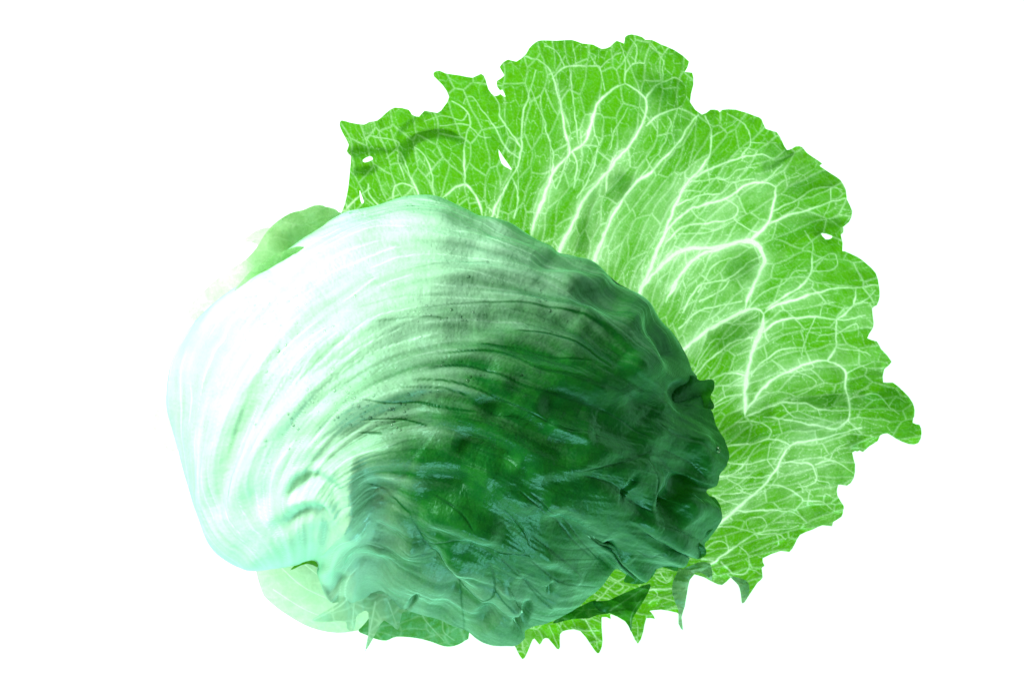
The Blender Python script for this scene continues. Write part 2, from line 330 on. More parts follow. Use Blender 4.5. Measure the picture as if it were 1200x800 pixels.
# (points, width in px at base, at tip)
VEINS = [
    (A((760, 800), (780, 770), (830, 670), (875, 590), (905, 540), (920, 440), (930, 300), (950, 230), (990, 90)), 2.6, 1.1),
    (A((915, 450), (860, 370), (820, 310), (815, 240), (795, 205)), 1.8, .8),
    (A((905, 500), (850, 450), (780, 330), (740, 280), (700, 222), (660, 222), (650, 250)), 1.5, .8),
    (A((960, 900), (1000, 760), (1040, 640), (1090, 540), (1145, 480), (1130, 380), (1110, 280), (1070, 120), (1010, 50), (940, 20)), 4.2, 1.2),
    (A((450, 690), (400, 580), (370, 500), (335, 470)), 2.0, .8),
    (A((515, 680), (500, 560), (470, 490), (420, 450)), 1.8, .8),
    (A((660, 640), (660, 540), (662, 460), (670, 380), (680, 350), (670, 290), (600, 240)), 2.0, 1.0),
    (A((680, 350), (600, 345), (540, 352)), 1.2, .7), (A((560, 690), (610, 645), (660, 632), (710, 680), (740, 770)), 2.3, 2.3),
    (A((680, 355), (730, 400), (775, 405)), 1.0, .6), (A((670, 290), (640, 330), (560, 300), (470, 330)), 1., .6),
    (A((325, 690), (335, 630), (380, 620), (430, 650)), 1.6, 1.0), (A((270, 735), (215, 670), (205, 620)), 2.2, 1.2), (A((100, 745), (190, 660), (215, 640)), 2.2, 1.2),
    (A((290, 500), (330, 470), (340, 430), (230, 400), (180, 420)), 1.1, .6), (A((340, 490), (380, 600)), 1.1, .7),
    (A((800, 800), (830, 690), (870, 600)), 1.6, 1.0), (A((880, 600), (910, 660), (890, 780)), 1.5, 1.5), (A((905, 560), (915, 650)), 1.2, .8),
    (B((350, 290), (390, 245), (450, 225), (540, 230), (570, 240), (590, 340)), 1.7, .9), (B((405, 235), (360, 160), (310, 140)), 1.0, .6),
    (B((455, 222), (440, 130)), .9, .5), (B((570, 240), (620, 200), (670, 170)), 1.0, .5), (B((540, 230), (545, 180), (515, 160)), .9, .5),
    (B((430, 640), (490, 600), (530, 510), (560, 410), (600, 360), (640, 330), (690, 315)), 3.6, 2.2),
    (B((330, 1250), (400, 1060), (480, 900), (560, 780), (680, 640), (750, 540), (780, 460), (785, 390), (740, 345), (690, 315)), 5.0, 2.0),
    (B((690, 315), (690, 270), (730, 220), (780, 215)), 1.8, 1.0), (B((690, 270), (690, 200), (670, 130)), 1.1, .6), (B((740, 215), (745, 150), (720, 110)), 1.0, .6),
    (B((785, 390), (830, 330), (870, 300), (920, 285), (950, 300)), 1.9, .8), (B((865, 300), (860, 200), (810, 120)), 1.0, .6),
    (B((480, 1300), (560, 1100), (650, 910), (740, 780), (800, 740), (880, 660), (960, 570), (1000, 490), (1030, 455)), 4.6, 1.4),
    (B((790, 510), (840, 465), (950, 420)), 2.4, 1.4), (B((890, 470), (900, 510), (880, 590), (820, 680), (760, 760)), 1.0, 1.0),
    (B((430, 240), (440, 330), (460, 480), (470, 600)), .9, 1.3), (B((250, 340), (300, 470), (340, 580), (355, 650), (345, 740)), .9, 1.4),
    (B((345, 720), (360, 800), (420, 660)), 1., 1.5), (B((440, 640), (465, 700), (450, 800)), 1.6, 1.2), (B((560, 420), (540, 520), (570, 600)), .9, .7),
    (B((650, 650), (610, 720), (600, 820)), 1.6, 2.2), (B((560, 620), (535, 730), (470, 850)), 1.5, 2.0), (B((700, 430), (650, 520), (620, 620)), .8, 1.2),
    (C_((-240, 1300), (-160, 1060), (-70, 850), (0, 680), (50, 560), (110, 450), (180, 380), (215, 310), (215, 220), (180, 140)), 5.0, 1.4),
    (C_((110, 440), (200, 400), (300, 360), (380, 335), (460, 325), (500, 340), (560, 300)), 2.4, .8),
    (C_((360, 335), (400, 265), (380, 200), (340, 160), (300, 130)), 1.3, .6), (C_((215, 250), (270, 210), (340, 160)), 1.2, .8), (C_((400, 265), (520, 270)), .9, .5),
    (C_((-60, 800), (0, 690), (80, 610), (180, 560), (280, 530), (370, 480), (460, 455), (515, 475)), 2.6, 2.0),
    (C_((515, 475), (512, 530), (490, 620), (470, 660), (400, 732)), 2.0, 3.2), (C_((515, 475), (560, 440), (630, 420)), 1.2, .6), (C_((460, 455), (510, 410), (545, 370)), 1.1, .6),
    (C_((480, 650), (560, 615), (660, 590), (760, 550), (850, 535)), 2.4, .9), (C_((500, 590), (600, 545), (700, 490), (775, 480), (830, 490)), 1.4, .7),
    (C_((775, 480), (770, 560), (740, 620)), 1.1, .6), (C_((-120, 960), (0, 820), (100, 770), (200, 765), (300, 745), (400, 732), (450, 770), (465, 800)), 3.6, 3.4),
    (C_((0, 740), (80, 665), (200, 645), (320, 620), (330, 570), (270, 530)), 1.9, .9), (C_((60, 700), (200, 690), (300, 650)), 1.0, .7), (C_((320, 630), (400, 690), (440, 690)), .9, .6),
    (C_((60, 560), (180, 515), (260, 505), (320, 460), (420, 445)), 1.6, .8), (C_((120, 450), (220, 440), (290, 440), (340, 400), (430, 390)), 1.4, .7),
    (D((-160, 300), (-90, 170), (0, 80), (80, 50), (160, 20), (240, 20), (290, 60), (300, 110), (270, 180), (230, 270), (210, 330)), 3.4, 3.8),
    (D((-300, 800), (-180, 620), (-60, 510), (0, 460), (60, 410), (130, 370), (210, 335), (270, 330), (300, 350)), 3.2, 3.6),
    (D((300, 350), (295, 410), (260, 490), (230, 580), (215, 650), (213, 720), (214, 830)), 4.2, 5.0),
    (D((300, 350), (360, 310), (430, 290), (540, 260), (640, 230), (730, 230), (800, 215), (840, 215)), 3.2, .9), (D((735, 235), (720, 310), (640, 380)), 1.4, 1.4),
    (D((310, 330), (390, 270), (490, 210), (520, 155), (525, 70), (520, 10), (490, -40)), 2.2, 1.0), (D((520, 155), (630, 140), (640, 90), (610, 70), (530, 110)), 1.2, .7),
    (D((230, 320), (300, 250), (400, 200), (440, 160), (500, 150)), 1.5, .8), (D((720, 310), (790, 280), (830, 240)), 1.1, .6),
    (D((290, 440), (360, 390), (450, 375), (540, 368), (640, 380)), 2.3, 1.5), (D((640, 380), (640, 440), (640, 500), (600, 570)), 1.6, 1.6),
    (D((640, 380), (700, 378), (780, 360)), 1.2, .6), (D((640, 440), (735, 400), (745, 460)), 1.1, .6), (D((540, 370), (510, 440), (490, 510), (480, 560)), 1.2, .8), (D((510, 435), (560, 450), (640, 435)), .9, .7),
    (D((560, 370), (580, 310), (630, 300)), .9, .6), (D((600, 570), (660, 600), (685, 630), (680, 690), (695, 740), (705, 800), (690, 850), (640, 885), (580, 880), (480, 860), (300, 830)), 2.2, 1.4),
    (D((215, 800), (280, 720), (350, 650), (440, 610), (520, 580), (600, 570)), 3.8, 2.2), (D((240, 640), (290, 580), (370, 520), (440, 505), (490, 510)), 1.6, 1.0),
    (D((640, 510), (740, 520), (800, 545)), 1.0, .5), (D((685, 630), (740, 600), (820, 570)), 1.1, .5), (D((450, 615), (530, 655), (540, 690), (430, 750)), 1.0, .8),
    (D((-60, 680), (0, 610), (80, 540), (170, 480), (250, 465)), 1.9, 1.5), (D((-40, 640), (50, 490), (130, 460), (190, 400), (270, 355)), 1.5, .9),
    (D((30, 700), (60, 660), (130, 630), (215, 642)), 1.5, 1.5), (D((-80, 340), (0, 220), (60, 200), (150, 180), (220, 120), (290, 80)), 1.7, 1.0), (D((0, 290), (100, 240), (140, 190)), 1.2, .8),
    (D((0, 250), (50, 140), (110, 100), (190, 80)), 1.2, .7), (D((-100, 420), (0, 330), (100, 310), (200, 290)), 1.5, .9), (D((60, 780), (110, 740), (200, 730)), 1.2, 1.0), (D((110, 690), (210, 690)), 1., 1.),
    (E((700, 180), (760, 165), (830, 165), (890, 225), (940, 260)), 1.5, .7), (E((890, 225), (920, 185), (970, 200)), 1.0, .5), (E((700, 190), (740, 150), (790, 135)), 1.2, .6),
    (E((120, 415), (230, 400), (320, 380), (390, 390), (420, 410)), 1.9, 1.4), (E((320, 380), (330, 330), (250, 290), (160, 300)), 1.3, .8),
    (E((-60, 900), (0, 850), (80, 780), (160, 710), (260, 630), (330, 560), (380, 480), (420, 410), (500, 390), (600, 365), (690, 340), (760, 325)), 4.0, 1.2),
    (E((370, 490), (450, 490), (520, 500), (540, 540), (540, 580), (450, 605)), 1.6, .9), (E((540, 500), (610, 480), (660, 500), (720, 540)), 1.3, .6), (E((610, 480), (640, 420), (700, 390)), 1.0, .5), (E((540, 570), (600, 575), (620, 610)), 1.0, .5),
    (E((310, 590), (390, 600), (450, 630), (485, 665), (440, 710)), 1.9, 1.2), (E((485, 665), (580, 670), (630, 710), (670, 715)), 1.3, .6), (E((580, 670), (590, 630), (640, 650)), 1., .5),
    (E((160, 712), (280, 710), (430, 715), (490, 755)), 2.0, .9), (E((80, 555), (150, 540), (210, 490), (240, 440), (280, 400)), 1.7, .9), (E((130, 480), (210, 490), (320, 470), (390, 470)), 1.5, .9),
    (E((90, 548), (240, 555), (330, 545)), 1.4, 1.0), (E((60, 650), (190, 625), (190, 600), (120, 560)), 1.3, .8), (E((190, 615), (280, 600)), 1.2, .8), (E((60, 645), (110, 670), (190, 690)), 1.4, .8),
    (E((215, 270), (300, 235), (400, 205), (500, 215), (560, 240), (700, 238)), 1.8, 1.4), (E((380, 215), (440, 275), (530, 285)), 1.0, .6), (E((555, 240), (560, 270)), 1., .6),
    (E((480, 180), (430, 195)), .9, .6), (E((580, 215), (620, 185)), .8, .5), (E((330, 400), (320, 470), (350, 520)), 1.0, .7),
    (E((60, 130), (110, 130), (150, 120), (200, 95)), 1.1, .8), (E((60, 230), (110, 200), (190, 170)), 1.2, .8), (E((110, 130), (120, 180)), .9, .6),
    (Fc((200, 430), (290, 400), (380, 340), (450, 290), (520, 250), (620, 240), (700, 220)), 2.4, .8), (Fc((290, 232), (380, 225), (460, 240), (520, 255)), 1.6, 1.0),
    (Fc((345, 390), (390, 445), (440, 450), (475, 420), (470, 360), (430, 315)), 1.4, .9), (Fc((510, 260), (600, 260), (640, 285)), 1.2, .6), (Fc((600, 265), (610, 310), (580, 330)), .9, .5),
    (Fc((260, 330), (330, 290), (380, 310), (380, 340)), 1.2, .8), (Fc((240, 385), (300, 385)), 1.3, 1.), (Fc((540, 240), (555, 210), (530, 180), (460, 190), (470, 240)), 1.0, .7), (Fc((475, 370), (510, 355)), .8, .5),
    (Fc((475, 430), (530, 450)), .8, .5), (Fc((0, 520), (110, 515)), 1.5, 1.3), (Fc((0, 580), (40, 545), (20, 520)), 1.0, .7), (Fc((40, 548), (130, 580)), 1., .6), (Fc((30, 465), (80, 490), (110, 460)), 1.1, .7),
    (G((860, 360), (1010, 355)), 1.5, 1.2), (G((690, 300), (760, 340), (720, 380)), 1.1, .7), (G((590, 500), (630, 590), (645, 640)), 1.0, .5), (G((410, 530), (440, 590), (455, 630)), .9, .5),
    (G((520, 540), (600, 560), (650, 550)), .8, .5), (G((820, 510), (830, 600)), .9, .5), (G((640, 420), (720, 340), (780, 290)), 1.2, .7), (G((930, 280), (960, 320), (990, 290)), 1., .6),
]

spread_flow = guide_field([
    [(470, 330), (440, 260), (415, 190), (400, 150)], [(500, 330), (490, 260), (470, 190), (450, 130)], [(540, 330), (545, 260), (545, 180), (520, 95)], [(580, 340), (600, 240), (610, 160), (627, 82)],
    [(620, 340), (640, 240), (665, 180), (660, 60)], [(660, 350), (690, 240), (730, 160), (740, 50)], [(690, 370), (730, 260), (790, 170), (800, 80)], [(720, 390), (770, 270), (830, 190), (870, 130)],
    [(750, 420), (800, 300), (870, 230), (930, 180)], [(770, 440), (830, 330), (900, 280), (990, 240)], [(790, 470), (850, 390), (920, 345), (1025, 330)], [(800, 500), (870, 440), (940, 410), (1030, 400)],
    [(800, 530), (870, 490), (960, 470), (1060, 470)], [(790, 570), (870, 540), (930, 515), (1010, 510)], [(780, 600), (860, 590), (920, 570), (995, 560)], [(760, 640), (830, 630), (900, 615), (980, 600)],
    [(740, 660), (800, 665), (870, 655), (930, 645)], [(700, 680), (740, 700), (800, 700), (860, 700)], [(640, 690), (660, 720), (700, 750)], [(590, 700), (600, 740), (610, 770)]])

def spread_fields(X, Y, edge):
    sh = X.shape
    dx, dy = X - 660.0, Y - 540.0
    r = np.hypot(dx, dy); th = np.arctan2(-dy, dx)
    head = np.sqrt(((X - 520) / 300.0) ** 2 + ((Y - 490) / 250.0) ** 2)
    out = np.clip(head - 1, -.6, 2)
    major = np.zeros(sh); halo = np.zeros(sh); relief = np.zeros(sh)
    jx = 1.3 * fbm(X / 9, Y / 9, 101, 2) + 2.0 * fbm(X / 34, Y / 34, 103, 2); jy = 1.3 * fbm(X / 9, Y / 9, 102, 2) + 2.0 * fbm(X / 34, Y / 34, 104, 2)
    vmod = .82 + .3 * fbm(X / 14, Y / 14, 105, 2)
    for pts, w0, w1 in VEINS:
        p = smooth(pts, 4); c = 40
        m = (X > p[:, 0].min() - c) & (X < p[:, 0].max() + c) & (Y > p[:, 1].min() - c) & (Y < p[:, 1].max() + c)
        if not m.any(): continue
        d, t, s = seg_dist(X[m] + jx[m], Y[m] + jy[m], p)
        w = (.75 + .35 * vmod[m]) * (w0 + (w1 - w0) * t)
        w = np.where(w > 1.4, 1.4 + (w - 1.4) * sstep(0, .10, t) * sstep(0, .10, 1 - t), w)
        v = np.exp(-.5 * (d / (w * .26 + .27)) ** 2) * np.clip(.50 + .2 * w, 0, 1) * vmod[m]
        major[m] = np.maximum(major[m], v)
        halo[m] = np.maximum(halo[m], np.clip((w - .8) / 3.2, 0, 1) * np.exp(-d / (2.2 + 1.7 * w)))
        relief[m] = np.maximum(relief[m], np.minimum(w, 3.5) * np.exp(-.5 * (d / (w * 1.6)) ** 2))
    # tertiary net: cells drawn out along the veins
    wx = 5 * fbm(X / 40, Y / 40, 3, 3); wy = 5 * fbm(X / 40, Y / 40, 8, 3)
    r2 = np.hypot(dx + wx, dy + wy); th2 = np.arctan2(-(dy + wy), dx + wx)
    rim = sstep(60, 8, edge)
    FVs, FUs = spread_flow(X + wx, Y + wy)
    def net(lu, lv, k, wpx):
        e, cid = vor_edge(FUs / lu, FVs * 45.0 / lv, k)
        gy, gx = np.gradient(e); gm = np.clip(np.hypot(gx, gy), .015, None)
        return np.exp(-.5 * (e / gm / wpx) ** 2), e, cid
    n1, e1, c1 = net(46, 15, 2, .80)
    n2, e2, c2 = net(20, 6.5, 21, .52)
    n3, e3, c3 = net(5.5, 4.2, 41, .6)
    var = .55 + .45 * vnoise(X / 23, Y / 23, 70)
    vein = np.maximum(major, np.maximum(n1 * .55 * (.6 + .4 * var), n2 * .60 * var))
    vein = np.clip(vein + .13 * n3, 0, 1)
    basepale = .06 * sstep(.75, .05, out) * (.65 + .5 * fbm(X / 30, Y / 30, 33, 3))
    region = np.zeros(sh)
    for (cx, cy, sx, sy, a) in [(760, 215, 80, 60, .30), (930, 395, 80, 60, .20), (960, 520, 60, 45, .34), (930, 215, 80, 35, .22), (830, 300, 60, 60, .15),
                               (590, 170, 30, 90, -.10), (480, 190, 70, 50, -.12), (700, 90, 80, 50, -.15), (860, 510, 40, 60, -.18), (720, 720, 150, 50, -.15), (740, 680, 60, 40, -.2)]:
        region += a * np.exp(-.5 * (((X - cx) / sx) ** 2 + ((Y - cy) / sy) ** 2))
    pale = np.clip(.0 + basepale + .46 * halo + .45 * region + .16 * fbm(FUs / 90, FVs * 1.5, 201, 2) - .03 + .14 * (c1 - .5) + .10 * fbm(X / 9, Y / 9, 5, 3), 0, .8)  # streaks along the flow paint in the shade of pleats between veins
    # heights (px units)
    ang = th * 1.0
    fl = sstep(.1, .9, out)
    z = 62 + 62 * sstep(-.3, 1.1, out)
    z = z + fl * (20 * np.sin(ang * 5.2 + .6) + 11 * np.sin(ang * 11.7 + 1.9 + r / 90)) + 26 * fl * fbm(X / 85, Y / 85, 90, 3)
    z = z + sstep(40, 0, edge) * (9 * fbm(X / 17, Y / 17, 55, 2) + 6)
    z = z + fl * 5 * np.sin(FVs * 4.2 + 2 * fbm(X / 60, Y / 60, 204, 2)) - relief * 1.1 + 5.5 * np.sqrt(np.clip(e1, 0, .5)) + 1.4 * np.clip(e2, 0, .4)
    for pts, sig, amp in [(E((215, 285), (330, 260), (560, 300), (700, 300)), 10, 12), (E((300, 250), (450, 245), (650, 225)), 9, -14), (C_((450, 380), (540, 330), (600, 290)), 6, 12), (C_((470, 400), (560, 370), (660, 350)), 7, -10),
                          (C_((500, 800), (620, 680), (760, 650)), 8, 12), (C_((520, 820), (640, 720), (760, 700)), 7, -14), (B((970, 420), (980, 520), (900, 650)), 7, 10), (B((1000, 420), (1010, 480), (960, 590)), 6, -9),
                          (D((700, 640), (800, 640), (860, 660)), 10, 14), (D((720, 720), (800, 720), (880, 700)), 8, -16), (A((400, 460), (520, 400), (640, 430)), 7, -12), (D((420, 720), (560, 720), (680, 720)), 7, -9),
                          (B((600, 780), (640, 740), (700, 720)), 6, -10), (B((430, 670), (400, 740), (380, 800)), 9, -10), (E((800, 260), (900, 300), (1020, 340)), 9, 12)]:
        stroke(X, Y, pts, sig, amp, z)
    z = np.maximum(z, 8)
    global SPZ; SPZ = (X[0, 0], Y[0, 0], z)
    return z, dict(vein=vein, pale=pale, fine=.5 * np.sqrt(np.clip(e2, 0, .5)) + .6 * np.sqrt(np.clip(e1, 0, .5)) + .3 * fbm(X / 2.5, Y / 2.5, 4, 2)), (0, 0)

holes = [A((815, 460), (835, 490), (880, 555), (860, 548), (830, 525)), C_((728, 692), (780, 705), (775, 718), (750, 722)), A((820, 190), (835, 182), (850, 215), (830, 205)),
         A((180, 510), (215, 492), (228, 508), (190, 522)), A((165, 645), (172, 668), (186, 705), (176, 715), (168, 690))]
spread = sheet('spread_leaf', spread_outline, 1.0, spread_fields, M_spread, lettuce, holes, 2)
spread['label'] = 'large outer leaf spread open, bright green with white veins'

# ---- head --------------------------------------------------------
CX, CY = 520.0, 490.0
head_outline = [(197, 440), (195, 480), (205, 520), (215, 560), (230, 600), (243, 635), (262, 655), (290, 667), (330, 662), (362, 655), (374, 660), (378, 685), (388, 703),
    (405, 706), (430, 702), (452, 704), (470, 712), (500, 721), (525, 730), (545, 738), (566, 752), (585, 757), (604, 757), (616, 748), (618, 738), (645, 729), (668, 716), (690, 698), (708, 682),
    (722, 668), (734, 668), (745, 682), (758, 682), (770, 668), (786, 664), (802, 664), (806, 650), (818, 654), (826, 648), (826, 636), (832, 630), (843, 612), (843, 598), (832, 582), (828, 574), (840, 568), (843, 556),
    (852, 545), (855, 532), (850, 515), (840, 498), (834, 480), (824, 470), (812, 440), (806, 415), (792, 392), (776, 374), (752, 350), (720, 335), (706, 318), (690, 306), (656, 298),
    (645, 290), (620, 275), (596, 261), (563, 253), (545, 244), (520, 232), (500, 228), (470, 231), (440, 241), (400, 250), (355, 280), (320, 305), (285, 330), (250, 355), (225, 380), (208, 408)]
hp = smooth(head_outline, 5, True)
a = np.arctan2(hp[:, 1] - CY, hp[:, 0] - CX); o = np.argsort(a); a = a[o]; rr = np.hypot(hp[:, 0] - CX, hp[:, 1] - CY)[o]
NT, NP = 1150, 400
TH = np.linspace(-math.pi, math.pi, NT, endpoint=False)
Re = np.interp(TH, np.r_[a - 2 * math.pi, a, a + 2 * math.pi], np.r_[rr, rr, rr])
kk = np.exp(-.5 * (np.arange(-90, 91) / 26.0) ** 2); kk /= kk.sum()
Rs = np.convolve(np.r_[Re[-90:], Re, Re[:90]], kk, 'valid')
# sector with a free, frilled rim: screen angle (y down) from about -5 deg clockwise to 122 deg
deg = np.degrees(TH)
wf = sstep(-18, -2, deg) * sstep(132, 120, deg)
T = np.linspace(0, 1, NP)[:, None]
ZC, ZR = 215.0, 215.0
ph = T ** .9 * np.radians(160 - 72 * wf)[None, :]
rs = np.sin(ph); 
# round part: radius follows the outline, then tucks underneath
Rround = np.where(ph < math.pi / 2, Rs + (Re - Rs) * sstep(.5, 1.0, rs), Re * .93 + Rs * .07)
r_a = Rround * rs; z_a = ZC + ZR * np.cos(ph)
phx = np.radians(160 - 72 * wf)[None, :]
T90 = np.minimum(1, (math.pi / 2 / phx) ** (1 / .9)); tf = np.clip(T / T90, 0, 1); tdn = np.clip(T - T90, 0, 1)
r_b = (Rs * tf + (Re - Rs) * sstep(.72, 1.0, tf)); z_b = ZC - 30 + (ZR + 30) * (1 - tf ** 2.8) - 220 * tdn
W = np.broadcast_to(wf, r_a.shape)
Rr = r_a * (1 - W) + r_b * W; Zz = z_a * (1 - W) + z_b * W
PX = CX + Rr * np.cos(TH); PY = CY + Rr * np.sin(TH)

def grid_normals(X, Y, Z):
    gx = [np.gradient(q, axis=0) for q in (X, Y, Z)]
    gt = [(np.roll(q, -1, 1) - np.roll(q, 1, 1)) * .5 for q in (X, Y, Z)]
    nx = gx[1] * gt[2] - gx[2] * gt[1]; ny = gx[2] * gt[0] - gx[0] * gt[2]; nz = gx[0] * gt[1] - gx[1] * gt[0]
    l = np.sqrt(nx * nx + ny * ny + nz * nz) + 1e-9
    return nx / l, ny / l, nz / l
nx, ny, nz = grid_normals(PX, PY, Zz)
sg = np.sign(nz[NP // 5].mean()); nx, ny, nz = nx * sg, ny * sg, nz * sg
nx[0], ny[0], nz[0] = 0, 0, 1

# flow field: guide curves from the leaf base to the rim
GUIDES = [
    [(300, 668), (245, 640), (215, 570), (200, 480), (215, 400), (260, 330), (340, 272), (420, 243), (500, 228), (580, 255), (650, 295), (718, 340), (790, 400), (812, 440)],
    [(310, 660), (262, 640), (240, 580), (255, 480), (300, 390), (370, 320), (450, 280), (540, 285), (640, 315), (720, 350), (780, 390)],
    [(325, 652), (285, 630), (270, 580), (290, 500), (345, 415), (420, 350), (500, 320), (600, 325), (680, 350), (760, 420), (800, 450)],
    [(340, 650), (310, 620), (305, 580), (330, 510), (390, 440), (450, 400), (530, 375), (620, 385), (700, 420), (770, 455), (830, 480)],
    [(350, 645), (335, 610), (335, 580), (360, 530), (410, 480), (480, 445), (560, 445), (640, 470), (720, 500), (770, 520), (850, 540)],
    [(365, 640), (360, 610), (365, 580), (390, 545), (430, 520), (500, 500), (580, 520), (660, 555), (740, 560), (790, 580), (830, 600)],
    [(375, 640), (385, 605), (400, 580), (440, 570), (500, 575), (580, 600), (650, 640), (720, 650), (800, 655)],
    [(378, 648), (400, 630), (440, 630), (500, 645), (560, 670), (640, 700), (700, 690)],
    [(385, 690), (420, 680), (480, 690), (540, 720), (600, 755)]]
head_flow = guide_field(GUIDES)
FV, FU = head_flow(PX, PY)
gvx = head_flow(PX + 1, PY)[0] - FV; gvy = head_flow(PX, PY + 1)[0] - FV
VATT = np.clip(.024 / (np.hypot(gvx, gvy) + 1e-6), 0, 1) ** 1.3

